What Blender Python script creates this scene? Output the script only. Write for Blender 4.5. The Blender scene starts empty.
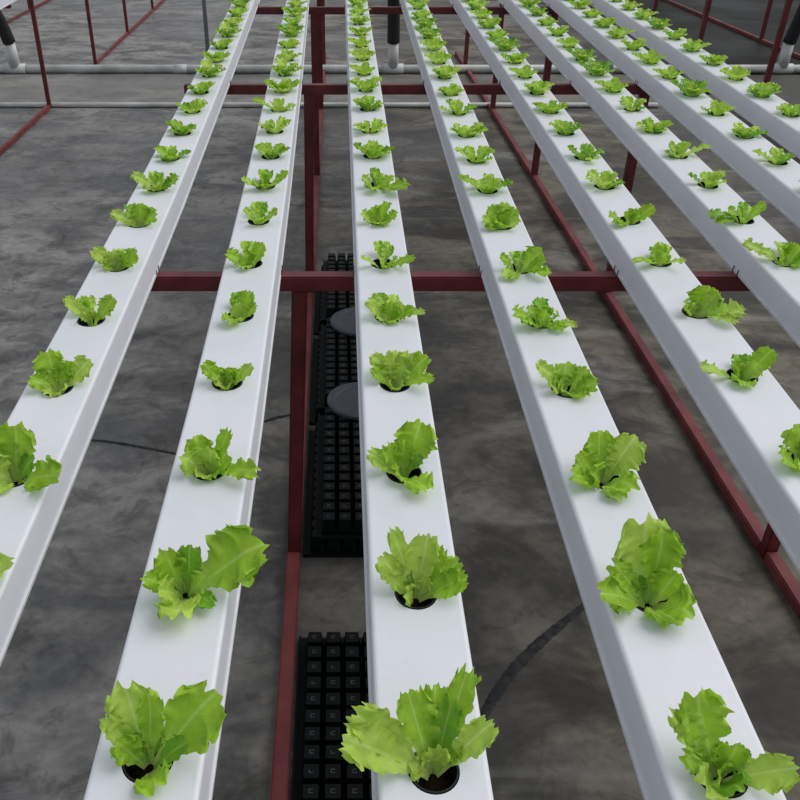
import bpy, bmesh, math, random
from mathutils import Vector, Matrix
C = bpy.context.scene.collection
R = math.radians
# ------------------------------------------------------------------ camera
F, CX, CY = 850.0, 336.2, 400.0
HC = 1.462                                  # eye height over the floor
PITCH = math.atan(540 / F)                  # horizon 540 px above the middle
ALPHA = math.atan(580.1 / F) - PITCH        # the channels climb away from the camera
HT = 0.6957                                 # eye over the channel tops, square to them
cam_d = bpy.data.cameras.new('camera'); cam = bpy.data.objects.new('camera', cam_d); C.objects.link(cam)
cam.location = (0, 0, HC); cam.rotation_euler = (math.pi / 2 - PITCH, 0, 0)
cam_d.sensor_width = 36; cam_d.lens = 36 * F / 800; cam_d.shift_x = (400 - CX) / 800
cam_d.clip_start = 0.02; cam_d.clip_end = 200
bpy.context.scene.camera = cam
# ------------------------------------------------------------------ daylight through the greenhouse film
w = bpy.data.worlds.new('world'); bpy.context.scene.world = w; w.use_nodes = True
bg = w.node_tree.nodes['Background']; bg.inputs[0].default_value = (0.90, 0.94, 1.0, 1); bg.inputs[1].default_value = 0.52
sd = bpy.data.lights.new('sun', 'SUN'); sun = bpy.data.objects.new('sun', sd); C.objects.link(sun)
sd.energy = 2.05; sd.angle = R(55); sd.color = (1.0, 0.965, 0.92)
sun.rotation_euler = Vector((0.92, 0.30, 1.0)).to_track_quat('Z', 'Y').to_euler()
vs = bpy.context.scene.view_settings
bpy.context.scene.display_settings.display_device = 'sRGB'
vs.view_transform = 'Standard'; vs.look = 'None'; vs.exposure = -0.07; vs.gamma = 1.0; vs.use_curve_mapping = False
bpy.context.scene.cycles.max_bounces = 6

# ------------------------------------------------------------------ placing helpers
cp, sp = math.cos(PITCH), math.sin(PITCH)
PA = PITCH + ALPHA; ca, sa = math.cos(ALPHA), math.sin(ALPHA)
RA = Matrix.Rotation(ALPHA, 4, 'X')
def ray(x, y):                              # direction seen at pixel x, y
    u, v = (x - CX) / F, (CY - y) / F
    return Vector((u, cp + v * sp, -sp + v * cp))
def fl(x, y, z=0.0):                        # point of the floor seen at x, y
    d = ray(x, y); t = (z - HC) / d.z
    return Vector((d.x * t, d.y * t, z))
def s_of(y):                                # distance along a channel top
    D = F * HT / ((y + 180.1) * math.cos(PA)); return (D - HT * math.sin(PA)) / math.cos(PA)
def chan(X, s, n=0.0):                      # point at n above the channel-top plane
    return Vector((X, s * ca + (HT - n) * sa, HC + s * sa - (HT - n) * ca))
NRM = Vector((0, -sa, ca))
def hit(x, y, n):                           # pixel -> point at height n over the channel tops
    d = ray(x, y); o = Vector((0, 0, HC)); p0 = chan(0, 0, n)
    return o + d * ((p0 - o).dot(NRM) / d.dot(NRM))

# ------------------------------------------------------------------ materials
def mat(name):
    m = bpy.data.materials.new(name); m.use_nodes = True
    nt = m.node_tree; return m, nt, nt.nodes['Principled BSDF']
def node(nt, t, **kw):
    n = nt.nodes.new(t)
    for k, v in kw.items(): setattr(n, k, v)
    return n
def ramp(nt, fac, stops):
    r = node(nt, 'ShaderNodeValToRGB'); e = r.color_ramp.elements
    while len(e) < len(stops): e.new(0.5)
    for q, (p, c) in zip(e, stops): q.position = p; q.color = (*c, 1) if len(c) == 3 else c
    nt.links.new(fac, r.inputs[0]); return r.outputs[0]
def noise(nt, scale, detail=4, vec=None, rough=0.55, dist=0.0):
    n = node(nt, 'ShaderNodeTexNoise'); n.inputs['Scale'].default_value = scale
    n.inputs['Detail'].default_value = detail; n.inputs['Roughness'].default_value = rough; n.inputs['Distortion'].default_value = dist
    if vec is not None: nt.links.new(vec, n.inputs['Vector'])
    return n.outputs['Fac']
def coords(nt, scale=(1, 1, 1), which='Object'):
    t = node(nt, 'ShaderNodeTexCoord'); mp = node(nt, 'ShaderNodeMapping'); mp.inputs['Scale'].default_value = scale
    nt.links.new(t.outputs[which], mp.inputs[0]); return mp.outputs[0]
def mix(nt, fac, a, b, blend='MIX'):
    m = node(nt, 'ShaderNodeMix', data_type='RGBA', blend_type=blend)
    for sock, v in ((m.inputs[0], fac), (m.inputs[6], a), (m.inputs[7], b)):
        if isinstance(v, (int, float)): sock.default_value = v
        elif isinstance(v, tuple): sock.default_value = (*v, 1)
        else: nt.links.new(v, sock)
    return m.outputs[2]
def bump(nt, b, h, strength, dist=0.01):
    n = node(nt, 'ShaderNodeBump'); n.inputs['Strength'].default_value = strength; n.inputs['Distance'].default_value = dist
    nt.links.new(h, n.inputs['Height']); nt.links.new(n.outputs[0], b.inputs['Normal'])
def simple(name, col, rough=0.5, var=0.15, scale=20, metal=0, col2=None, spec=0.5, bmp=0):
    m, nt, b = mat(name); v = coords(nt)
    n = noise(nt, scale, 5, v)
    c2 = col2 or tuple(c * (1 - var) for c in col)
    nt.links.new(ramp(nt, n, [(0.35, c2), (0.65, col)]), b.inputs['Base Color'])
    b.inputs['Roughness'].default_value = rough; b.inputs['Metallic'].default_value = metal
    b.inputs['Specular IOR Level'].default_value = spec
    if bmp: bump(nt, b, n, bmp)
    return m
# white PVC of the channels, faintly mottled with algae film
m, nt, b = mat('white_pvc'); v = coords(nt)
n1 = noise(nt, 9, 4, v); n2 = noise(nt, 60, 3, v)
c = mix(nt, ramp(nt, n1, [(0.4, (0, 0, 0)), (0.75, (1, 1, 1))]), (0.73, 0.745, 0.82), (0.67, 0.705, 0.755))
c = mix(nt, ramp(nt, n2, [(0.60, (0, 0, 0)), (0.8, (0.35, 0.35, 0.35))]), c, (0.62, 0.66, 0.68))
nt.links.new(c, b.inputs['Base Color']); b.inputs['Roughness'].default_value = 0.42
PVC = m
PVC2 = simple('white_trough_pvc', (0.66, 0.68, 0.72), 0.45, 0.12, 14)
PIPE = simple('white_pipe_pvc', (0.55, 0.57, 0.55), 0.45, 0.35, 6)
FIT = simple('white_fitting_pvc', (0.62, 0.64, 0.64), 0.45, 0.3, 14)
RED = simple('dark_red_paint', (0.150, 0.020, 0.025), 0.42, 0.45, 18, spec=0.4, bmp=0.05)
RAIL = simple('dusty_red_paint', (0.20, 0.045, 0.048), 0.55, 0.45, 9, col2=(0.12, 0.022, 0.024), spec=0.3)
BLK = simple('black_plastic', (0.012, 0.014, 0.015), 0.5, 0.3, 30, spec=0.35)
RUB = simple('black_rubber_hose', (0.014, 0.016, 0.018), 0.55, 0.3, 30, spec=0.4)
TRAY = simple('black_tray_plastic', (0.0035, 0.0055, 0.006), 0.5, 0.3, 40, spec=0.14)
NUB = simple('worn_tray_foot', (0.07, 0.075, 0.075), 0.5, 0.5, 200)
GREYLID = simple('dark_grey_lid', (0.060, 0.066, 0.085), 0.5, 0.3, 30)
SOIL = simple('dark_growing_plug', (0.02, 0.013, 0.008), 0.9, 0.5, 120, spec=0.1, bmp=0.5)
TAR = simple('tar', (0.016, 0.018, 0.021), 0.7, 0.6, 60, col2=(0.045, 0.045, 0.047), spec=0.2, bmp=0.3)
CLIP = simple('dark_wire', (0.02, 0.02, 0.03), 0.4)
# concrete floor
m, nt, b = mat('stained_concrete'); v = coords(nt)
vst = coords(nt, (0.8, 1.25, 1))
big = noise(nt, 0.55, 3, v, 0.5, 0.4); mid = noise(nt, 2.6, 6, vst, 0.62, 0.6); fine = noise(nt, 28, 5, v, 0.6); str_ = noise(nt, 1.4, 5, coords(nt, (0.6, 1.7, 1)), 0.6, 1.2)
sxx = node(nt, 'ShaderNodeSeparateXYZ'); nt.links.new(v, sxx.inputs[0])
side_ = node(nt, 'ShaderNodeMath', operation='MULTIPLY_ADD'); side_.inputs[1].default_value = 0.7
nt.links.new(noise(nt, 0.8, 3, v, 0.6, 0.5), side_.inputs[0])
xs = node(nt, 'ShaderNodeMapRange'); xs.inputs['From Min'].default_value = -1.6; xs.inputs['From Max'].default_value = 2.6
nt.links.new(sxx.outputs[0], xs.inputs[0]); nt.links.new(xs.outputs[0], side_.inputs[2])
sidec = ramp(nt, side_.outputs[0], [(0.50, (0, 0, 0)), (0.90, (1, 1, 1))])      # 0 = grey cement, 1 = darker brownish cement, towards the right
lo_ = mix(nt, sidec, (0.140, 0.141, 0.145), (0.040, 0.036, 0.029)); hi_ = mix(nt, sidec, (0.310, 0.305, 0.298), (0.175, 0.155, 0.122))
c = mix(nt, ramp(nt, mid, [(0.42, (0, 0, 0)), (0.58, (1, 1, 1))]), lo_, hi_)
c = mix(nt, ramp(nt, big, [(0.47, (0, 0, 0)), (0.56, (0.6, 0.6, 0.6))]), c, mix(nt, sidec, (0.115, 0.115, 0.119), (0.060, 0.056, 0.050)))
c = mix(nt, ramp(nt, str_, [(0.55, (0, 0, 0)), (0.64, (0.55, 0.55, 0.55))]), c, (0.30, 0.295, 0.28))
blot = noise(nt, 6.5, 6, v, 0.7, 1.0)
c = mix(nt, ramp(nt, blot, [(0.50, (0, 0, 0)), (0.62, (0.55, 0.55, 0.55))]), c, (0.045, 0.042, 0.038))
c = mix(nt, ramp(nt, fine, [(0.35, (0.72, 0.72, 0.72)), (0.65, (1, 1, 1))]), (0, 0, 0), c)
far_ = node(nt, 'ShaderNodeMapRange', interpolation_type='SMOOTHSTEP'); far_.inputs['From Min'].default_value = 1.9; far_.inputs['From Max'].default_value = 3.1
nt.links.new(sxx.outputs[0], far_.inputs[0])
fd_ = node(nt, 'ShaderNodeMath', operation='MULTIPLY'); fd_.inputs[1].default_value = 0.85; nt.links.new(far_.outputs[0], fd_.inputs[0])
c = mix(nt, fd_.outputs[0], c, (0.014, 0.016, 0.016))                        # floor darkens to near black in the right-hand aisle
# lighter cement strip between the two pipes, and slab joints
sx = node(nt, 'ShaderNodeSeparateXYZ'); nt.links.new(v, sx.inputs[0])
def band(y0, y1, soft):
    mr = node(nt, 'ShaderNodeMapRange', interpolation_type='SMOOTHSTEP'); mr.inputs['From Min'].default_value = y0; mr.inputs['From Max'].default_value = y0 + soft
    mq = node(nt, 'ShaderNodeMapRange', interpolation_type='SMOOTHSTEP'); mq.inputs['From Min'].default_value = y1; mq.inputs['From Max'].default_value = y1 - soft
    nt.links.new(sx.outputs[1], mr.inputs[0]); nt.links.new(sx.outputs[1], mq.inputs[0])
    k = node(nt, 'ShaderNodeMath', operation='MULTIPLY'); nt.links.new(mr.outputs[0], k.inputs[0]); nt.links.new(mq.outputs[0], k.inputs[1])
    return k.outputs[0]
def scaled(o, f):
    k = node(nt, 'ShaderNodeMath', operation='MULTIPLY'); nt.links.new(o, k.inputs[0]); k.inputs[1].default_value = f; return k.outputs[0]
c = mix(nt, scaled(band(6.12, 7.2, 0.03), 0.45), c, (0.20, 0.195, 0.18))
for yj in (3.93, 9.4, 12.6): c = mix(nt, scaled(band(yj, yj + 0.02, 0.008), 0.25), c, (0.24, 0.24, 0.235))
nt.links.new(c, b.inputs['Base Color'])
nt.links.new(ramp(nt, big, [(0.40, (0.66, 0.66, 0.66)), (0.60, (0.40, 0.40, 0.40))]), b.inputs['Roughness'])
spc = node(nt, 'ShaderNodeMapRange'); spc.inputs['To Min'].default_value = 0.32; spc.inputs['To Max'].default_value = 0.03
nt.links.new(far_.outputs[0], spc.inputs[0]); nt.links.new(spc.outputs[0], b.inputs['Specular IOR Level'])   # less glossy towards the right, along with the darkening
bump(nt, b, fine, 0.25, 0.004)
CONC = m
# lettuce leaf: UV u runs across (0.5 = midrib), v from stalk to tip
def leafmat(name, blade, pale):
    m, nt, b = mat(name)
    tc = node(nt, 'ShaderNodeTexCoord'); sx = node(nt, 'ShaderNodeSeparateXYZ'); nt.links.new(tc.outputs['UV'], sx.inputs[0])
    a = node(nt, 'ShaderNodeMath', operation='SUBTRACT'); a.inputs[1].default_value = 0.5; nt.links.new(sx.outputs[0], a.inputs[0])
    ab = node(nt, 'ShaderNodeMath', operation='ABSOLUTE'); nt.links.new(a.outputs[0], ab.inputs[0])
    rib = ramp(nt, ab.outputs[0], [(0.008, (0.6, 0.6, 0.6)), (0.04, (0, 0, 0))])
    stalk = ramp(nt, sx.outputs[1], [(0.05, (0.8, 0.8, 0.8)), (0.42, (0, 0, 0))])
    # side veins: stripes in v - 0.9*|u|
    k = node(nt, 'ShaderNodeMath', operation='MULTIPLY_ADD'); k.inputs[1].default_value = -0.9; nt.links.new(ab.outputs[0], k.inputs[0]); nt.links.new(sx.outputs[1], k.inputs[2])
    s_ = node(nt, 'ShaderNodeMath', operation='MULTIPLY'); s_.inputs[1].default_value = 50; nt.links.new(k.outputs[0], s_.inputs[0])
    s2 = node(nt, 'ShaderNodeMath', operation='SINE'); nt.links.new(s_.outputs[0], s2.inputs[0])
    vein = ramp(nt, s2.outputs[0], [(0.88, (0, 0, 0)), (1.0, (0.16, 0.16, 0.16))])
    n = noise(nt, 45, 4, coords(nt))
    c = mix(nt, ramp(nt, n, [(0.3, (0, 0, 0)), (0.7, (1, 1, 1))]), tuple(x * 0.78 for x in blade), blade)
    c = mix(nt, vein, c, pale); c = mix(nt, rib, c, pale); c = mix(nt, stalk, c, pale)
    nt.links.new(c, b.inputs['Base Color']); b.inputs['Roughness'].default_value = 0.42; b.inputs['Specular IOR Level'].default_value = 0.3
    tr = node(nt, 'ShaderNodeBsdfTranslucent'); nt.links.new(c, tr.inputs[0])
    ms = node(nt, 'ShaderNodeMixShader'); ms.inputs[0].default_value = 0.38
    nt.links.new(b.outputs[0], ms.inputs[1]); nt.links.new(tr.outputs[0], ms.inputs[2])
    nt.links.new(ms.outputs[0], nt.nodes['Material Output'].inputs[0])
    n3 = noise(nt, 130, 3, coords(nt)); bump(nt, b, n3, 0.4, 0.003)
    return m
LEAF = [leafmat('lettuce_leaf_green', (0.42, 0.71, 0.050), (0.60, 0.82, 0.22)),
        leafmat('lettuce_leaf_light', (0.56, 0.81, 0.12), (0.70, 0.87, 0.32)),
        leafmat('lettuce_leaf_deep', (0.24, 0.53, 0.035), (0.46, 0.70, 0.16))]

# ------------------------------------------------------------------ object helpers
def link(name, me, parent=None, loc=None):
    o = bpy.data.objects.new(name, me); C.objects.link(o)
    if parent is not None: o.parent = parent
    if loc is not None: o.location = loc
    return o
def obj(name, bm, m, parent=None, smooth=False):
    me = bpy.data.meshes.new(name); bmesh.ops.recalc_face_normals(bm, faces=bm.faces); bm.to_mesh(me); bm.free()
    me.materials.append(m)
    if smooth:
        for p in me.polygons: p.use_smooth = True
    return link(name, me, parent)
def thing(name, label, cat, loc=(0, 0, 0), group=None, rx=0.0):
    o = bpy.data.objects.new(name, None); C.objects.link(o); o.empty_display_size = 0.05
    o.location = loc; o.rotation_euler = (rx, 0, 0); tag(o, label, cat, group); return o
def tag(o, label, cat, group=None):
    o['label'] = label; o['category'] = cat
    if group: o['group'] = group
    return o
def bar(bm, a, b, w, h, up=Vector((0, 0, 1))):          # square tube from a to b
    a, b = Vector(a), Vector(b); d = (b - a).normalized()
    s = d.cross(up).normalized(); u = s.cross(d)
    vs_ = [bm.verts.new(p + s * (i * w / 2) + u * (j * h / 2)) for p in (a, b) for i, j in ((-1, -1), (1, -1), (1, 1), (-1, 1))]
    for q in ((0, 1, 2, 3), (7, 6, 5, 4), (0, 4, 5, 1), (1, 5, 6, 2), (2, 6, 7, 3), (3, 7, 4, 0)): bm.faces.new([vs_[i] for i in q])
def bevel(bm, off, seg=2):
    bmesh.ops.recalc_face_normals(bm, faces=bm.faces)
    bmesh.ops.bevel(bm, geom=[e for e in bm.edges if len(e.link_faces) == 2 and e.calc_face_angle(0) > 0.7], offset=off, segments=seg, affect='EDGES')
def tube(bm, pts, rad, seg=16, caps=True):
    pts = [Vector(p) for p in pts]; rings = []
    rad = rad if isinstance(rad, (list, tuple)) else [rad] * len(pts)
    ref = None
    for i, p in enumerate(pts):
        d = (pts[min(i + 1, len(pts) - 1)] - pts[max(i - 1, 0)]).normalized()
        if ref is None: ref = d.orthogonal().normalized()
        ref = (ref - d * ref.dot(d)).normalized(); q = d.cross(ref)
        rings.append([bm.verts.new(p + (ref * math.cos(t) + q * math.sin(t)) * rad[i]) for t in [2 * math.pi * k / seg for k in range(seg)]])
    for r0, r1 in zip(rings, rings[1:]):
        for k in range(seg): bm.faces.new((r0[k], r0[(k + 1) % seg], r1[(k + 1) % seg], r1[k]))
    if caps: bm.faces.new(rings[0][::-1]); bm.faces.new(rings[-1])
def arc(p0, p1, p2, n=8):
    p0, p1, p2 = map(Vector, (p0, p1, p2))
    return [p0.lerp(p1, t).lerp(p1.lerp(p2, t), t) for t in [k / n for k in range(n + 1)]]

# ------------------------------------------------------------------ floor
bm = bmesh.new()
vv = [bm.verts.new(p) for p in ((-16, -2, 0), (18, -2, 0), (18, 34, 0), (-16, 34, 0))]; bm.faces.new(vv)
lo = [bm.verts.new(v_.co + Vector((0, 0, -0.1))) for v_ in vv]; bm.faces.new(lo[::-1])
for i in range(4): bm.faces.new((vv[i], lo[i], lo[(i + 1) % 4], vv[(i + 1) % 4]))
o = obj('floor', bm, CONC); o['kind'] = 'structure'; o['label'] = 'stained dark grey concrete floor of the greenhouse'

# ------------------------------------------------------------------ bench frames
TB = 0.032
ROWS = [0.10, 1.578, 3.062, 4.53, 5.98, 7.44]
def beam_z(Y, n=-0.0575): # height of channel undersides at distance Y
    s = (Y - (HT - n) * sa) / ca; return HC + s * sa - (HT - n) * ca
def bench(label, x0, x1, legs, rows, lean=0.02, skew=(0.0, 0.0), raild=0.03, TB=0.032, skip=()):
    t = thing('bench_frame', label, 'metal frame', ((legs[0] + legs[1]) / 2, rows[0], 0), 'dark red steel bench frames')
    T = Matrix.Translation(-Vector(t.location))
    def part(name, bm, m_):
        bmesh.ops.transform(bm, matrix=T, verts=bm.verts); return obj(name, bm, m_, t)
    for ri, Y in enumerate(rows):
        zb = beam_z(Y) - 0.0005 - TB / 2
        bm = bmesh.new(); bar(bm, ((x0[min(ri, len(x0) - 1)] if isinstance(x0, tuple) else x0), Y, zb), (x1, Y, zb), TB, TB); bevel(bm, 0.003)
        part('cross_beam', bm, RED)
        for i, X in enumerate(legs):
            sh = skew[i] * (Y - rows[0])
            bm = bmesh.new(); bar(bm, (X + sh, Y, 0.0), (X + sh + ((lean[min(ri, len(lean) - 1)] if isinstance(lean, tuple) else lean) if i == 0 else 0), Y, zb - TB / 2), TB, TB, Vector((0, 1, 0))); bevel(bm, 0.003)
            part('post', bm, RED)
    for i, X in enumerate(legs):
        for Ya, Yb in zip(rows, rows[1:] + [rows[-1] + 0.6]):
            if (i, rows.index(Ya)) in skip: continue
            bm = bmesh.new()
            sa_, sb_ = skew[i] * (Ya - rows[0]), skew[i] * (Yb - rows[0])
            bar(bm, (X + sa_, Ya + TB / 2, raild / 2), (X + sb_, Yb - TB / 2, raild / 2), TB, raild); bevel(bm, 0.003)
            part('floor_rail', bm, RAIL)
    return t
bench('long dark red square-tube frame under the eight middle white channels', (-0.455, -0.455, -0.525, -0.47), 1.395, (-0.104, 1.07), ROWS, (.02, .030, .008, -.006))
LROWS = [3.18, 4.65, 6.10, 7.58, 9.05, 10.6, 12.05]
bench('dark red frame with tall thin posts left of the leftmost channel', -3.75, -1.63, (-1.935, -3.34), LROWS, 0.0, (-0.022, -0.022), .028, .026, ((0, 2), (1, 2)))
RROWS = [4.26, 5.73, 7.19, 8.66, 10.13, 11.6]
bench('dark red frame at the upper right beyond the eighth channel', 2.45, 4.45, (2.67, 4.04), RROWS, 0.02, (0.068, 0.0))

# ------------------------------------------------------------------ channels
def lerp_tab(tab, s):
    if s <= tab[0][0]: return tab[0][1]
    for (a, x), (b_, y) in zip(tab, tab[1:]):
        if s <= b_:
            q = (s - a) / (b_ - a); return x + (y - x) * q
    (a, x), (b_, y) = tab[-2:]
    return y + (y - x) / (b_ - a) * (s - b_)
XT = [None,
      [(0, -.4165), (1.0, -.4135), (1.9, -.411), (3.0, -.418), (4.4, -.433)],
      [(0, -.170), (.45, -.1685), (1.0, -.163), (1.9, -.163), (3.0, -.170), (4.4, -.1845)],
      [(0, .0854), (4.4, .0955)],
      [(0, .338), (1.8, .3435), (4.4, .368)],
      [(0, .612), (4.4, .622)],
      [(0, .848), (4.4, .868)],
      [(0, 1.082), (4.4, 1.092)],
      [(0, 1.293), (4.4, 1.303)]]
HOLES = [None, (.639, .2065), (.447, .2065), (.4375, .2082), (.434, .2045), (.882, .2015), (1.278, .2065), (1.85, .2075), (2.26, .204)]
ORD = ['', 'first', 'second', 'third', 'fourth', 'fifth', 'sixth', 'seventh', 'eighth']
S0, S1 = 0.10, 6.02
WH, HH, RB, HR = 0.05, 0.052, 0.005, 0.0232     # half width, lid depth, edge radius, hole radius
def channel(i, tab, holes, label, s0=S0, s1=S1):
    xc0 = lerp_tab(tab, s0)
    t = thing('hydroponic_channel', label, 'growing channel', chan(xc0, s0, -0.0575), 'white hydroponic channels', ALPHA)
    X = lambda s: lerp_tab(tab, s) - xc0
    N0 = 0.0575
    bm = bmesh.new()
    # profile of the lid, outside: left hem, up, rounded, (top), down
    def side_profile(sg):
        p = [(sg * (WH + 0.0005), -HH), (sg * WH, -RB - 0.001)]
        for k in range(1, 5):
            a = k / 4 * math.pi / 2; p.append((sg * (WH - RB + RB * math.cos(a)), -RB + RB * math.sin(a)))
        return p
    # stations along s
    hs = sorted(h for h in holes if s0 + 0.05 < h < s1 - 0.05); SQ = 0.032
    st = [s0]
    for h in hs: st += [h - SQ, h + SQ]
    st += [s1]; st = sorted(set(round(x, 5) for x in st))
    prof = {sg: [] for sg in (-1, 1)}
    for s in st:
        for sg in (-1, 1):
            prof[sg].append([bm.verts.new((X(s) + px, s - s0, pz + N0)) for px, pz in side_profile(sg)])
    for sg in (-1, 1):
        for a, b_ in zip(prof[sg], prof[sg][1:]):
            for k in range(len(a) - 1): bm.faces.new((a[k], a[k + 1], b_[k + 1], b_[k]))
    inner = []
    hi = 0
    for q, (sA, sB) in enumerate(zip(st, st[1:])):
        LA, RA_, LB, RB_ = prof[-1][q][-1], prof[1][q][-1], prof[-1][q + 1][-1], prof[1][q + 1][-1]
        h = next((h for h in hs if abs(h - (sA + sB) / 2) < 1e-3), None)
        if h is None: bm.faces.new((LA, RA_, RB_, LB)); continue
        n = 32; ring = [bm.verts.new((X(h) + HR * math.cos(2 * math.pi * k / n), h - s0 + HR * math.sin(2 * math.pi * k / n), N0)) for k in range(n)]
        low = [bm.verts.new(v_.co + Vector((0, 0, -0.004))) for v_ in ring]
        for k in range(n): bm.faces.new((ring[k], ring[(k + 1) % n], low[(k + 1) % n], low[k]))
        # outline of the square, corners at 45 degrees: connect fan-wise
        corners = {4: RB_, 12: LB, 20: LA, 28: RA_}
        for c0, c1, va, vb in ((28, 36, RA_, RB_), (4, 12, RB_, LB), (12, 20, LB, LA), (20, 28, LA, RA_)):
            mid_ = (c0 + c1) // 2
            for k in range(c0, mid_): bm.faces.new((va, ring[(k + 1) % n], ring[k % n]))
            for k in range(mid_, c1): bm.faces.new((vb, ring[(k + 1) % n], ring[k % n]))
            bm.faces.new((va, vb, ring[mid_ % n]))
    obj('lid', bm, PVC, t)
    # trough: open box under the lid with a small hem that stands out
    bm = bmesh.new()
    P = [(WH + 0.003, -0.0575), (WH + 0.003, -0.0530), (WH + 0.0008, -0.0525), (WH - 0.0015, -0.0515), (WH - 0.0015, -0.008), (WH - 0.004, -0.008), (WH - 0.004, -0.054)]
    P = [(-x, z) for x, z in P] + [(x, z) for x, z in P[::-1]]
    rings = [[bm.verts.new((X(s) + px, s - s0, pz + N0)) for px, pz in P] for s in st]
    n = len(P)
    for a, b_ in zip(rings, rings[1:]):
        for k in range(n): bm.faces.new((a[k], a[(k + 1) % n], b_[(k + 1) % n], b_[k]))
    bm.faces.new(rings[0]); bm.faces.new(rings[-1][::-1])
    obj('trough', bm, PVC2, t)
    for s, nm in ((s0, -1), (s1, 1)):
        bm = bmesh.new()
        y = s - s0
        pr = [(sg * px, z) for sg, px, z in ((-1, WH + 0.002, -0.0570), (1, WH + 0.002, -0.0570), (1, WH + 0.002, 0.001), (-1, WH + 0.002, 0.001))]
        for yy in (0,):
            a = [bm.verts.new((X(s) + px, y - 0.004 * (nm < 0), pz + N0)) for px, pz in pr]; b_ = [bm.verts.new((X(s) + px, y + 0.004 * (nm > 0), pz + N0)) for px, pz in pr]
            bm.faces.new(a); bm.faces.new(b_[::-1])
            for k in range(4): bm.faces.new((a[k], a[(k + 1) % 4], b_[(k + 1) % 4], b_[k]))
        obj('end_cap', bm, PVC2, t)
    for Y in ROWS[1:4]:                                   # dark clips that hold the trough on the beams
        s = (Y - HT * sa) / ca
        if s < s0 or i > 8: continue
        for sg in (-1, 1):
            for dy in (-.011, .011):
                bm = bmesh.new(); xx = X(s) + sg * (WH + 0.0036)
                bar(bm, (xx, s - s0 + dy, 0.000), (xx, s - s0 + dy, 0.012), 0.0016, 0.0022, Vector((0, 1, 0)))
                obj('clip', bm, CLIP, t)
    return t
def holes_of(i): a, d = HOLES[i]; return [a + d * k for k in range(-6, 40) if S0 + 0.06 < a + d * k < S1 - 0.05]
where = {1: 'leftmost long white channel of the bench', 2: 'second long white channel from the left, left of the dark red centre post',
         3: 'third long white channel from the left, beside the black trays', 4: 'fourth long white channel from the left, over the dark tar line',
         5: 'fifth long white channel from the left', 6: 'sixth long white channel from the left', 7: 'seventh long white channel from the left, second from the right',
         8: 'rightmost of the eight long white channels'}
for i in range(1, 9): channel(i, XT[i], holes_of(i), where[i])
tab = [(0, -1.665), (6, -1.665)]
channel(9, tab, [4.5 + .2 * k for k in range(0)], 'white channel corner at the top left edge, on the far-left frame', 2.9, 6.0)

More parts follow.
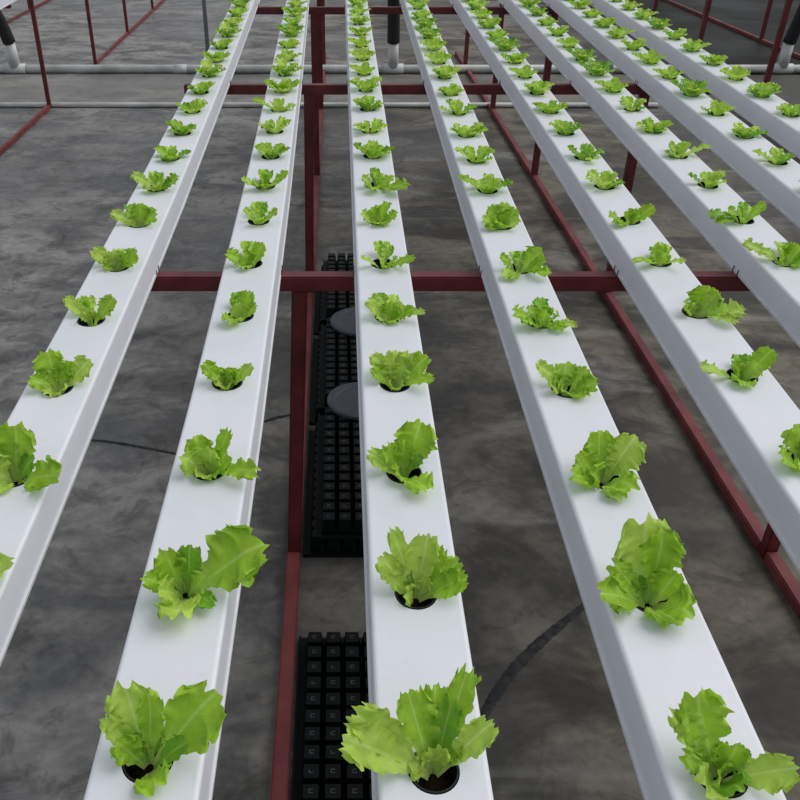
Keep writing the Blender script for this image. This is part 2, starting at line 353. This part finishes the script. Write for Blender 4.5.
# ------------------------------------------------------------------ lettuces
rnd = random.Random(7)
def add_leaf(bm, uvl, base, tip, width, nhint, arch=0.35, ruffle=0.12, cup=0.25, seed=0, nt_=20, nv=10, droop=0.0, twist=0.0):
    r = random.Random(seed)
    base, tip = Vector(base), Vector(tip); ax = tip - base; L = ax.length; d = ax.normalized()
    side = d.cross(nhint)
    if side.length < 1e-4: side = Vector((1, 0, 0))
    side.normalize(); nrm = side.cross(d)
    if twist: 
        q = Matrix.Rotation(twist, 3, d); side = q @ side; nrm = q @ nrm
    ctrl = base.lerp(tip, 0.45) + Vector((0, 0, 1)) * (arch * L * 0.5)
    w_ = width / 2
    ph = [r.uniform(0, 6.28) for _ in range(6)]; fr = r.uniform(3.0, 4.2)
    asym = r.uniform(-0.12, 0.12)
    grid = []
    for a in range(nt_ + 1):
        t = a / nt_; t = min(1.0, t + 0.05 * math.sin(math.pi * t))
        row = []
        for c in range(nv + 1):
            v = -1 + 2 * c / nv
            # blade half width at this t
            if t < 0.22: pw = 0.13 + 0.12 * (t / 0.22)
            else:
                q = (t - 0.22) / 0.78
                pw = 0.25 + 0.77 * math.sin(min(1, q / 0.62) * math.pi / 2) ** 1.1 - (0.10 * ((q - 0.62) / 0.38) ** 2 if q > 0.62 else 0)
            edge = abs(v)
            lobe = 1 + edge ** 3 * (0.10 * math.sin(t * 21 + ph[0] + v) + 0.09 * math.sin(t * 43 + ph[1] - 2 * v)) * (1 if t > 0.25 else 0.3)
            wt = max(0, (t - 0.35) / 0.65) ** 1.5
            tt = t - min(0.42, 0.85 * w_ / L) * (1 - math.sqrt(1 - (0.98 * v) ** 2)) * wt \
                + (0.030 * math.sin(v * 10 + ph[2]) + 0.024 * math.sin(v * 21 + ph[3]) - 0.03 * math.exp(-((v - asym) / 0.12) ** 2)) * max(0, t - 0.75) / 0.25
            x = math.copysign(abs(v) ** 0.9, v) * w_ * pw * lobe * (1 + asym * (1 if v > 0 else -1))
            p = base.lerp(ctrl, tt).lerp(ctrl.lerp(tip, tt), tt)
            amp = ruffle * width * edge ** 1.6 * min(1, max(0, (t - 0.15) * 2.2))
            z = amp * (0.75 * math.sin(fr * t * 6.28 + ph[4] + (1.5 if v > 0 else 0)) + 0.55 * math.sin(fr * 2.1 * t * 6.28 + ph[5] + v * 3)) \
                + cup * w_ * v * v * pw + 0.05 * width * math.sin(v * 5 + t * 8 + ph[2]) * t
            if t > 0.8: z += ruffle * width * 0.5 * (t - 0.8) / 0.2 * math.sin(v * 8 + ph[3])
            z -= droop * L * max(0, t - 0.55) ** 2 * 2
            P_ = p + side * x + nrm * z
            if P_.x * P_.x + P_.y * P_.y > 0.0195 ** 2: P_.z = max(P_.z, 0.0018)      # leaves lie on the lid, never in it
            elif P_.z < 0.002:
                rr_ = math.hypot(P_.x, P_.y)
                if rr_ > 0.0175: P_.x *= 0.0175 / rr_; P_.y *= 0.0175 / rr_
            row.append(bm.verts.new(P_))
        grid.append(row)
    for a in range(nt_):
        for c in range(nv):
            f = bm.faces.new((grid[a][c], grid[a][c + 1], grid[a + 1][c + 1], grid[a + 1][c])); f.smooth = True
            for lp, (aa, cc) in zip(f.loops, ((a, c), (a, c + 1), (a + 1, c + 1), (a + 1, c))): lp[uvl].uv = (cc / nv, aa / nt_)
def cup_mesh():
    bm = bmesh.new()
    prof = [(0.0255, 0.0012), (0.0255, 0.0022), (0.0215, 0.0022), (0.0210, -0.010), (0.0185, -0.043), (0.0198, -0.043), (0.0222, -0.003), (0.0228, 0.0012)]
    prof = [(0.0222, 0.0004), (0.0222, 0.0010), (0.0208, 0.0010), (0.0200, -0.012), (0.0180, -0.044), (0.0190, -0.044)]
    n = 28; rings = [[bm.verts.new((r_ * math.cos(2 * math.pi * k / n), r_ * math.sin(2 * math.pi * k / n), z)) for k in range(n)] for r_, z in prof]
    for a, b_ in zip(rings, rings[1:] + rings[:1]):
        for k in range(n): bm.faces.new((a[k], a[(k + 1) % n], b_[(k + 1) % n], b_[k]))
    bmesh.ops.recalc_face_normals(bm, faces=bm.faces)
    me = bpy.data.meshes.new('net_cup'); bm.to_mesh(me); bm.free(); me.materials.append(BLK); return me
def plug_mesh():
    bm = bmesh.new(); r = random.Random(3); n = 18
    c = bm.verts.new((0, 0, -0.012)); prev = None
    for k_, rr in enumerate((0.006, 0.012, 0.0185)):
        ring = [bm.verts.new((rr * math.cos(6.2832 * k / n), rr * math.sin(6.2832 * k / n), -0.015 - 0.002 * k_ + r.uniform(-0.0015, 0.0015))) for k in range(n)]
        for k in range(n):
            bm.faces.new((c, ring[k], ring[(k + 1) % n]) if prev is None else (prev[k], ring[k], ring[(k + 1) % n], prev[(k + 1) % n]))
        prev = ring
    bot = [bm.verts.new((v_.co.x * 0.9, v_.co.y * 0.9, -0.040)) for v_ in prev]
    for k in range(n): bm.faces.new((prev[k], bot[k], bot[(k + 1) % n], prev[(k + 1) % n]))
    bm.faces.new(bot[::-1])
    bmesh.ops.recalc_face_normals(bm, faces=bm.faces)
    me = bpy.data.meshes.new('growing_plug'); bm.to_mesh(me); bm.free(); me.materials.append(SOIL); return me
CUP, PLUG = cup_mesh(), plug_mesh()
def leaf_mesh(mi, **kw):
    bm = bmesh.new(); uvl = bm.loops.layers.uv.new('UVMap'); add_leaf(bm, uvl, **kw)
    me = bpy.data.meshes.new('leaf'); bm.to_mesh(me); bm.free(); me.materials.append(LEAF[mi]); return me
UPV = Vector((0, 0, 1))

# hand-set leaves of the near plants: (tip x, tip y, width px, tip height cm, tone 0 mid 1 light 2 deep)
B = {
 (1, .845): [(16, 423, 40, 6.5, 0), (60, 476, 34, 2.4, 0), (-16, 462, 30, 4, 1), (-8, 490, 22, 1, 1), (34, 456, 18, 3, 2), (2, 432, 24, 5, 0)],
 (1, 1.052): [(47, 350, 26, 4.5, 0), (91, 360, 22, 3.2, 1), (28, 380, 16, 2, 0), (45, 394, 18, 0.6, 1), (62, 392, 16, 0.6, 1), (66, 360, 18, 3, 0)],
 (1, 1.26): [(65, 297, 11, 3, 1), (115, 298, 18, 3.6, 0), (84, 312, 12, 2, 1), (98, 318, 16, 1, 0)],
 (1, 1.465): [(92, 249, 15, 3, 1), (137, 250, 17, 3.5, 0), (112, 250, 20, 3.5, 1), (103, 264, 14, 1.2, 1), (124, 252, 16, 3, 0)],
 (1, 1.672): [(111, 212, 11, 2.6, 1), (157, 212, 16, 3, 0), (140, 203, 18, 4, 0), (126, 220, 12, 1, 1)],
 (1, 1.88): [(132, 173, 10, 3, 1), (178, 177, 14, 3, 0), (172, 182, 12, 2, 2), (151, 190, 16, 1.2, 0), (160, 182, 14, 3, 1)],
 (2, .447): [(124, 684, 44, 6.5, 1), (216, 692, 52, 6.5, 0), (158, 790, 34, 1.2, 0), (116, 741, 26, 3, 0), (150, 694, 24, 6.5, 0), (188, 742, 20, 4, 2), (104, 716, 20, 4.5, 1)],
 (2, .653): [(264, 543, 56, 5.5, 0), (143, 577, 18, 3.5, 0), (164, 549, 26, 5.5, 0), (190, 545, 24, 5.5, 2), (176, 617, 38, 2.4, 1), (214, 606, 18, 1.2, 2), (158, 590, 26, 3, 1), (206, 575, 20, 3, 1)],
 (2, .86): [(258, 474, 20, 2, 0), (182, 455, 26, 3, 1), (194, 436, 24, 4.2, 0), (229, 429, 13, 5, 0), (199, 477, 18, 1.2, 1), (212, 478, 16, 1, 0), (228, 452, 24, 3.5, 0), (210, 448, 22, 4, 1)],
 (2, 1.066): [(202, 363, 15, 3, 0), (253, 366, 12, 3, 1), (216, 382, 16, 1.2, 1), (232, 382, 16, 1.2, 0), (212, 372, 14, 2.5, 0), (240, 372, 12, 2.5, 0)],
 (2, 1.273): [(249, 291, 17, 4.5, 0), (227, 322, 18, 1.4, 0), (236, 303, 16, 3.2, 1), (257, 305, 11, 3, 0)],
 (2, 1.479): [(226, 252, 14, 2.8, 0), (263, 243, 13, 4, 0), (245, 253, 16, 3, 0), (242, 268, 12, 1, 1), (256, 258, 12, 2, 0)],
 (2, 1.686): [(244, 208, 7, 3, 1), (278, 210, 8, 3, 0), (256, 219, 12, 2, 0), (268, 219, 10, 1.6, 0)],
 (2, 1.89): [(242, 180, 9, 3, 1), (288, 172, 10, 4, 0), (262, 176, 16, 3.2, 0), (255, 184, 14, 2, 0), (276, 184, 12, 2, 0)],
 (3, .4375): [(342, 738, 40, 5, 1), (407, 690, 34, 7, 0), (468, 668, 24, 8, 0), (493, 722, 26, 4.2, 1), (412, 762, 26, 1.2, 1), (435, 684, 28, 6.5, 0), (352, 712, 34, 5.5, 1), (452, 700, 24, 6, 2), (446, 742, 26, 1.5, 1)],
 (3, .646): [(392, 528, 16, 6.5, 1), (428, 534, 28, 6.5, 1), (380, 556, 22, 4, 1), (467, 578, 26, 2.6, 0), (405, 594, 20, 1.2, 1), (460, 560, 24, 3.5, 0), (440, 545, 22, 5, 0), (388, 574, 16, 2.5, 1)],
 (3, .854): [(421, 421, 36, 5.5, 0), (428, 491, 24, 1.5, 0), (368, 452, 18, 3.2, 1), (396, 474, 20, 1.8, 0), (386, 444, 18, 4, 0), (404, 440, 18, 4.2, 0)],
 (3, 1.062): [(373, 353, 14, 3.6, 1), (372, 366, 14, 2.6, 0), (394, 350, 20, 4, 1), (428, 356, 20, 3.8, 0), (434, 379, 12, 2.2, 0), (390, 385, 12, 1, 0), (402, 386, 12, .8, 1), (410, 352, 18, 4, 1)],
 (3, 1.27): [(368, 299, 15, 3.6, 1), (425, 313, 9, 1.8, 1), (392, 302, 18, 3, 0), (403, 303, 14, 3, 1), (396, 322, 14, .8, 0), (414, 308, 12, 2.4, 0), (377, 318, 10, 1, 1)],
 (3, 1.479): [(361, 257, 6, 2.4, 1), (415, 258, 11, 2.6, 0), (380, 256, 7, 3, 1), (396, 260, 12, 2.4, 0), (388, 268, 9, 1.2, 0)],
 (3, 1.687): [(361, 212, 12, 2.6, 1), (372, 207, 10, 3.2, 0), (384, 205, 10, 3.6, 0), (397, 213, 12, 2.6, 0), (378, 224, 12, 1, 0), (390, 222, 12, 1, 0)],
 (3, 1.895): [(362, 177, 12, 2.6, 1), (407, 187, 18, 2.4, 0), (382, 176, 14, 3.2, 0), (374, 190, 12, 1.4, 0), (394, 178, 12, 3, 1)],
 (4, .434): [(694, 690, 46, 6.5, 0), (798, 768, 32, 3, 1), (705, 792, 32, 1.4, 1), (682, 752, 24, 2, 0), (742, 790, 32, 1.6, 2), (738, 744, 30, 3.5, 0), (674, 708, 26, 5.5, 1), (722, 768, 24, 3, 0)],
 (4, .6385): [(644, 517, 56, 8, 1), (600, 594, 34, 3, 0), (693, 616, 42, 2.2, 0), (612, 562, 22, 4.5, 0), (678, 572, 28, 4, 0), (668, 626, 30, 1.2, 0), (664, 530, 34, 7.5, 0)],
 (4, .843): [(636, 436, 32, 5, 1), (571, 474, 22, 2.4, 0), (636, 488, 30, 2.0, 0), (578, 452, 22, 3.4, 0), (598, 430, 26, 5, 0), (622, 500, 20, .8, 1), (594, 470, 24, 2.5, 0)],
 (4, 1.0475): [(537, 362, 14, 3, 1), (566, 362, 24, 4.2, 1), (598, 382, 18, 2.6, 0), (588, 396, 16, 1, 0), (550, 378, 18, 2.5, 1), (588, 368, 16, 3.5, 0), (566, 392, 16, 1, 1)],
 (4, 1.252): [(513, 313, 18, 3.4, 0), (577, 326, 9, 1.4, 1), (547, 311, 18, 3.4, 0), (556, 318, 16, 3, 0), (530, 324, 14, 1.6, 0), (564, 330, 12, .8, 0)],
 (4, 1.4565): [(500, 255, 10, 3, 0), (542, 250, 22, 4.5, 0), (550, 275, 12, 1.4, 0), (504, 277, 11, 1, 1), (512, 279, 9, .8, 0), (545, 262, 16, 3.2, 0)],
 (4, 1.661): [(482, 220, 14, 2.2, 0), (490, 205, 16, 3.6, 0), (504, 202, 14, 4, 1), (516, 208, 14, 3.4, 0), (520, 222, 12, 2, 1), (498, 222, 16, 2, 0), (486, 228, 10, .8, 0)],
 (5, .882): [(780, 456, 24, 2.4, 0), (798, 424, 28, 4.5, 0), (832, 448, 28, 3, 0), (808, 472, 22, 1, 1)],
 (5, 1.0835): [(700, 367, 12, 2.6, 1), (773, 349, 18, 4.4, 0), (738, 366, 15, 2.4, 0), (745, 386, 20, 1, 0), (758, 362, 16, 3, 1)],
 (5, 1.285): [(710, 286, 28, 4.6, 0), (746, 313, 18, 2.2, 1), (684, 302, 14, 2.6, 0), (718, 292, 18, 4, 1), (738, 322, 14, 1.2, 1)],
 (5, 1.4865): [(632, 262, 7, 1.8, 0), (654, 246, 13, 3.4, 0), (666, 252, 12, 2.8, 0), (685, 262, 7, 2, 1), (646, 262, 10, 1.6, 0)],
 (5, 1.688): [(609, 216, 13, 2.6, 0), (654, 206, 13, 3.2, 0), (628, 210, 12, 3, 0), (616, 224, 12, 1, 0), (640, 214, 12, 2.4, 0)],
 (6, 1.4845): [(742, 242, 12, 2.6, 1), (802, 246, 24, 3.5, 0), (782, 250, 20, 3, 0), (760, 250, 9, 2, 1), (806, 262, 18, 1.4, 0)],
 (6, 1.691): [(708, 216, 11, 2.2, 2), (766, 203, 9, 4, 0), (728, 209, 12, 2.8, 0), (740, 214, 12, 2.4, 0), (716, 223, 9, 1, 0)],
}
def is_b(i, s):
    for (bi, bs), v_ in B.items():
        if bi == i and abs(bs - s) < 0.05: return v_
    return None
def rand_leaves(r):
    out = []; n = r.randint(5, 8); big_ = r.random() < 0.4; a0 = r.uniform(0, 6.28)
    for k in range(n):
        a = a0 + 6.28 * k / n + r.uniform(-0.35, 0.35)
        L = r.uniform(0.020, 0.036) if k < n - 1 else (r.uniform(0.038, 0.052) if big_ else 0.028)
        if math.sin(a) < -0.2: L *= 0.8                   # the side towards the light gap stays short
        out.append((a, L, r.uniform(0.018, 0.030), r.uniform(0.014, 0.034), r.choice((0, 0, 1, 1, 2))))
    for k in range(2):
        out.append((r.uniform(0, 6.28), r.uniform(0.005, 0.014), r.uniform(0.016, 0.022), r.uniform(0.028, 0.038), 1))
    return out
# eight ready-made small plants for the far ends of the channels
FAR = []
for q in range(10):
    r = random.Random(100 + q); bm = bmesh.new(); uvl = bm.loops.layers.uv.new('UVMap'); me = bpy.data.meshes.new('far_leaves')
    for k, (a, L, wd, hz, tone) in enumerate(rand_leaves(r)):
        f0_ = len(bm.faces)
        L *= 1.45; tip = (math.cos(a) * (L + .012), math.sin(a) * (L + .014), hz * .95)
        nh = Vector((-math.cos(a) * 0.5, -math.sin(a) * 0.5, 1))
        add_leaf(bm, uvl, (math.cos(a) * .003, math.sin(a) * .003, -.012), tip, wd * 1.45, nh, 0.3, 0.16, 0.3, q * 50 + k, 12, 8)
        bm.faces.ensure_lookup_table()
        for f in bm.faces[f0_:]: f.material_index = tone
    bm.to_mesh(me); bm.free()
    for mm in LEAF: me.materials.append(mm)
    FAR.append(me)
NUM = ['nearest', 'second', 'third', 'fourth', 'fifth', 'sixth', 'seventh', 'eighth', 'ninth', 'tenth', 'eleventh', 'twelfth', 'thirteenth', 'fourteenth', 'fifteenth',
       'sixteenth', 'seventeenth', 'eighteenth', 'nineteenth', 'twentieth', 'twenty-first', 'twenty-second', 'twenty-third', 'twenty-fourth']
CH = ['', 'leftmost', 'second', 'third', 'fourth', 'fifth', 'sixth', 'seventh', 'rightmost']
LOOK = {(2, 0): 'big fan-leaved lettuce', (2, 1): 'big lettuce leaning right', (3, 0): 'wide spreading lettuce',
        (3, 1): 'frilly lettuce', (3, 2): 'round-leaved lettuce', (4, 0): 'two-winged lettuce', (4, 1): 'tall broad-leaved lettuce'}
def visible(i, s):
    X = lerp_tab(XT[i], s); P = chan(X, s, 0.02); v_ = P - Vector((0, 0, HC))
    dep = v_.y * cp - v_.z * sp; up = v_.y * sp + v_.z * cp
    px, py = CX + F * v_.x / dep, CY - F * up / dep
    return px, py
for i in range(1, 9):
    n_in = 0
    for h in holes_of(i):
        px, py = visible(i, h)
        if px < -60 or px > 1500 or py > 1150 or py < -22: continue
        inside = px <= 835 and py <= 850 and px > -45
        lab_n = n_in; n_in += inside
        X = lerp_tab(XT[i], h); P = chan(X, h, 0)
        wh = (CH[i] + ' white channel') if i in (1, 8) else (CH[i] + ' white channel from left')
        base_look = LOOK.get((i, lab_n), None)
        r = random.Random(i * 1000 + int(h * 100))
        bl = is_b(i, h)
        lead = base_look or r.choice(['frilly green lettuce', 'young green lettuce', 'small curly lettuce', 'young frilly lettuce'])
        order = 'nearest the camera in' if lab_n == 0 else NUM[lab_n] + ' from the near end in'
        t = thing('lettuce', f'{lead}, {order} the {wh}', 'lettuce', P, 'young lettuces in the white channels', ALPHA)
        if not inside:
            t['label'] = 'young lettuce beyond the photo edge, in the near stretch of the white channels'; t['group'] = 'lettuces in the near stretch beyond the photo edge'
        link('net_cup', CUP, t)['label'] = 'black cup set in the round hole'
        link('growing_plug', PLUG, t)
        if bl:
            M = (Matrix.Translation(P) @ RA).inverted()
            eye = M @ Vector((0, 0, HC))
            hx, hy = visible(i, h)
            rb = random.Random(int(h * 997) + i); fs = 0.028 * F / (Vector((0, 0, HC)) - P).length
            extra = [(hx + rb.uniform(-.8, .8) * fs, hy - rb.uniform(.0, .9) * fs, fs * rb.uniform(.55, .85), rb.uniform(1.2, 2.6), rb.choice((0, 1, 2))) for _ in range(4)]
            for k, (tx, ty, wpx, hcm, tone) in enumerate(bl + extra):
                tw = hit(tx, ty, hcm / 100); tip = M @ tw
                dist = (tw - Vector((0, 0, HC))).length; scale = dist / math.sqrt(F * F + (tx - CX) ** 2 + (ty - CY) ** 2)
                wd = min(wpx * scale * 1.12, 0.085)
                b0 = Vector((0, 0, -0.012)); ax = tip - b0
                oz = Vector((ax.x, ax.y, 0)); oz = oz.normalized() * 0.004 if oz.length > 1e-5 else oz
                b0 += oz
                elev = max(0, ax.z) / ax.length
                out = Vector((ax.x, ax.y, 0)); out = out.normalized() if out.length > 1e-5 else Vector((0, 1, 0))
                nh = (UPV * 1.0 + Vector((0, -1.0, 0)) * elev * 0.9 - out * 0.3).normalized()
                me = leaf_mesh(tone, base=b0, tip=tip, width=wd, nhint=nh, arch=0.22 if hcm > 2.2 else 0.55, ruffle=0.15, cup=0.22, seed=i * 77 + k * 13 + int(h * 1000), nt_=26, nv=18)
                link('leaf', me, t)
        elif py > 95 and inside:
            for k, (a, L, wd, hz, tone) in enumerate(rand_leaves(r)):
                L *= 1.25; tip = (math.cos(a) * (L + .014), math.sin(a) * (L + .014) * .9, hz * .82)
                nh = Vector((-math.cos(a) * 0.5, -math.sin(a) * 0.5, 1))
                link('leaf', leaf_mesh(tone, base=(math.cos(a) * .003, math.sin(a) * .003, -.012), tip=tip, width=wd * 1.2, nhint=nh, arch=0.3, ruffle=0.15, cup=0.3, seed=r.randint(0, 9999), nt_=16, nv=12), t)
        else:
            fo = link('leaves', FAR[r.randrange(10)], t); fo.scale = [r.uniform(.9, 1.12)] * 3

# ------------------------------------------------------------------ pipes on the floor and risers
def pipe(name, label, x0, x1, Y, rad, joints, z=None):
    t = thing(name, label, 'pipe', ((x0 + x1) / 2, Y, 0), 'white pipes across the floor'); z = z or rad
    bm = bmesh.new(); tube(bm, [(x0 - t.location.x, 0, z), (x1 - t.location.x, 0, z)], rad, 24); obj('pipe_run', bm, PIPE, t, True)
    for xj in joints:
        bm = bmesh.new(); tube(bm, [(xj - .05 - t.location.x, 0, z), (xj + .05 - t.location.x, 0, z)], rad * 1.1, 24); obj('coupling', bm, FIT, t, True)
    return t
pA = pipe('floor_pipe', 'thick white pipe across the floor, farther of the two', -6.2, 5.2, 7.26, 0.032, (-1.26,))
pB = pipe('floor_pipe', 'thin white pipe across the floor, nearer of the two', -5.6, 2.25, 6.12, 0.017, (-4.0,))
def riser(x, lean, label, hose_top):
    t = thing('drain_hose', label, 'hose', (x, 7.26, 0.0), 'black drain hoses with white fittings')
    bm = bmesh.new(); tube(bm, [(-.085, 0, .033), (.085, 0, .033)], .040, 20); obj('pipe_tee', bm, FIT, t, True)
    bm = bmesh.new(); tube(bm, [(0, 0, .045), (lean[0] * .15, 0, .25)], [.045, .040], 20); obj('riser_socket', bm, FIT, t, True)
    bm = bmesh.new(); pts = arc((lean[0] * .15, 0, .235), (lean[0] * .4, lean[1] * .3, .40), (lean[0], lean[1], hose_top), 10)
    tube(bm, pts, [.050] * 4 + [.048, .050] * 3 + [.049], 20); obj('hose', bm, RUB, t, True)
    return t
riser(.46, (-.02, -.1), 'black hose on a white fitting between the third and fourth channels', .62)
riser(3.61, (.05, -.14), 'black hose on a white fitting at the upper right edge', .85)
riser(-2.60, (-.07, -.16), 'black hose on a white fitting at the upper left edge', .60)
t = thing('vent_pipe', 'short grey vertical pipe beside the thick floor pipe, seen between sixth and seventh channels', 'pipe', (2.19, 7.16, 0))
bm = bmesh.new(); tube(bm, [(0, 0, 0), (0, 0, .15)], .026, 16); obj('pipe_body', bm, simple('blue_grey_pipe', (.28, .33, .37), .5), t, True)
bm = bmesh.new(); tube(bm, [(0, 0, .15), (0, 0, .165)], .031, 16); obj('pipe_rim', bm, FIT, t, True)

t = thing('thin_pole', 'thin grey upright pole just left of the leftmost channel near the far pipe', 'pole', (-1.045, 7.36, 0))
bm = bmesh.new(); tube(bm, [(0, 0, 0.006), (0, 0, 1.25)], .017, 14); obj('pole_shaft', bm, simple('grey_steel', (.17, .19, .20), .5), t, True)
bm = bmesh.new(); tube(bm, [(0, 0, 0), (0, 0, .008)], .045, 18); obj('foot_plate', bm, simple('grey_steel_plate', (.15, .16, .17), .5), t)
# ------------------------------------------------------------------ seedling trays, upside down
def tray_part(rows, cols, pitch=0.040, hgt=0.042):
    """cells as one folded sheet: truncated pyramids on a flat rim, plus worn feet"""
    bm = bmesh.new(); W, Lh = cols * pitch, rows * pitch; rim = 0.016
    def box(x0, x1, y0, y1, z0, z1, tx=0.0):
        v_ = [bm.verts.new(p) for p in ((x0, y0, z0), (x1, y0, z0), (x1, y1, z0), (x0, y1, z0), (x0 + tx, y0 + tx, z1), (x1 - tx, y0 + tx, z1), (x1 - tx, y1 - tx, z1), (x0 + tx, y1 - tx, z1))]
        for q in ((3, 2, 1, 0), (4, 5, 6, 7), (0, 1, 5, 4), (1, 2, 6, 5), (2, 3, 7, 6), (3, 0, 4, 7)): bm.faces.new([v_[k] for k in q])
    return bm, box, W, Lh, rim
def tray(label, x_left, y_near, rows, cols, z0=0.0, rot=0.0):
    t = thing('seedling_tray', label, 'tray', (x_left, y_near, z0), 'black upturned seedling trays'); t.rotation_euler.z = rot
    pitch = 0.040
    bm, box, W, Lh, rim = tray_part(rows, cols)
    box(-rim, W + rim, -rim, Lh + rim, 0.0, 0.004); box(-rim, -rim + .004, -rim, Lh + rim, 0.004, 0.010); box(-rim + .004, W + rim, -rim, -rim + .004, 0.004, 0.010)
    obj('rim', bm, TRAY, t)
    bm, box, *_ = tray_part(rows, cols)
    for a in range(rows):
        for c in range(cols): box(c * pitch + .001, (c + 1) * pitch - .001, a * pitch + .001, (a + 1) * pitch - .001, 0.004, 0.046, 0.005)
    obj('cells', bm, TRAY, t)
    bm = bmesh.new()
    for a in range(rows):
        for c in range(cols):
            x, y = (c + .5) * pitch, (a + .5) * pitch; s_ = 0.0042; o_ = 0.0016
            for (x0, x1, y0, y1) in ((x - s_, x + s_, y - s_, y - s_ + o_), (x - s_, x + s_, y + s_ - o_, y + s_), (x - s_, x - s_ + o_, y - s_ + o_, y + s_ - o_)):
                if (a * 7 + c * 3) % 5 == 0 and y0 > y: continue
                v_ = [bm.verts.new((p, q, 0.0464)) for p, q in ((x0, y0), (x1, y0), (x1, y1), (x0, y1))]; bm.faces.new(v_)
    o = obj('drain_marks', bm, NUB, t); o['kind'] = 'stuff'
    return t
tray('black upturned seedling tray nearest the camera beside the long floor rail', -0.066, 0.735, 14, 7)
near3 = 1.60
for q, (zz, nm) in enumerate(((0.0, 'bottom'), (0.047, 'top'))):
    for k, wh in enumerate(('nearest', 'middle', 'farthest')):
        tray(f'black seedling tray, {nm} of the {wh} pile in the row behind the beam' if k else f'black seedling tray, {nm} of the pile with its end showing under the third channel',
             -0.038 - (0 if q else .028), near3 + 0.585 * k + (0.0 if q else -0.012), 13, 7, zz)
# round lids on the trays
def lid(x, y, z, rad, label, rz):
    t = thing('round_lid', label, 'lid', (x, y, z), 'dark grey round lids on the trays')
    bm = bmesh.new(); n = 40; prof = [(0, .0095), (rad * .72, .0095), (rad * .76, .012), (rad * .92, .012), (rad, .009), (rad, 0), (rad * .96, 0), (0, 0)]
    rr = [[bm.verts.new((p * math.cos(6.2832 * k / n), p * math.sin(6.2832 * k / n), q)) for k in range(n)] if p > 0 else [bm.verts.new((0, 0, q))] for p, q in prof]
    for a, b_ in zip(rr, rr[1:]):
        for k in range(n):
            if len(a) == 1: bm.faces.new((a[0], b_[k], b_[(k + 1) % n]))
            elif len(b_) == 1: bm.faces.new((a[k], a[(k + 1) % n], b_[0]))
            else: bm.faces.new((a[k], a[(k + 1) % n], b_[(k + 1) % n], b_[k]))
    obj('disc', bm, GREYLID, t)
    bm = bmesh.new(); tube(bm, [(rad * .25, rad * .35, .0095), (rad * .25, rad * .35, .02)], .008, 12); obj('knob', bm, BLK, t)
    return t
p = fl(360, 401, 0.096); lid(p.x, p.y, 0.0935, 0.098, 'dark grey round lid on the black trays, nearer of two', 0)
p = fl(360, 322, 0.096); lid(p.x, p.y, 0.0935, 0.104, 'dark grey round lid on the black trays, just behind the first beam', 0)

# ------------------------------------------------------------------ tar-filled cracks in the floor
def crack(pts, wd, label):
    P = [fl(x, y) for x, y in pts]; bm = bmesh.new(); r = random.Random(int(pts[0][0])); rows_ = []
    N = 90
    def at(t):
        f = t * (len(P) - 1); k = min(int(f), len(P) - 2); q = f - k
        p0, p1, p2, p3 = P[max(k - 1, 0)], P[k], P[k + 1], P[min(k + 2, len(P) - 1)]
        return 0.5 * ((2 * p1) + (p2 - p0) * q + (2 * p0 - 5 * p1 + 4 * p2 - p3) * q * q + (3 * p1 - p0 - 3 * p2 + p3) * q ** 3)
    for k in range(N + 1):
        t = k / N; c = at(t); d = (at(min(1, t + .01)) - at(max(0, t - .01))).normalized(); s_ = Vector((-d.y, d.x, 0))
        a = wd * (0.5 + 0.09 * r.uniform(-1, 1)) * (0.6 + 0.4 * math.sin(math.pi * t)); b_ = wd * (0.5 + 0.09 * r.uniform(-1, 1)) * (0.6 + 0.4 * math.sin(math.pi * t))
        rows_.append([bm.verts.new(c + s_ * q + Vector((0, 0, z))) for q, z in ((-a, .0006), (-a * .4, .003), (b_ * .3, .0035), (b_, .0006))])
    for a, b_ in zip(rows_, rows_[1:]):
        for c in range(3): bm.faces.new((a[c], a[c + 1], b_[c + 1], b_[c]))
    o = obj('tar_seam', bm, TAR, None, True); tag(o, label, 'floor crack', 'dark tar seams on the concrete'); return o
crack([(478, 735), (488, 708), (505, 681), (530, 652), (557, 628), (592, 600)], 0.025, 'dark tar seam curving between the third and fourth channels')
crack([(88, 440), (110, 442), (140, 447), (176, 454)], 0.013, 'thin dark seam across the gap between first and second channels')
crack([(264, 422), (276, 418), (290, 415)], 0.016, 'short dark seam left of the centre post')
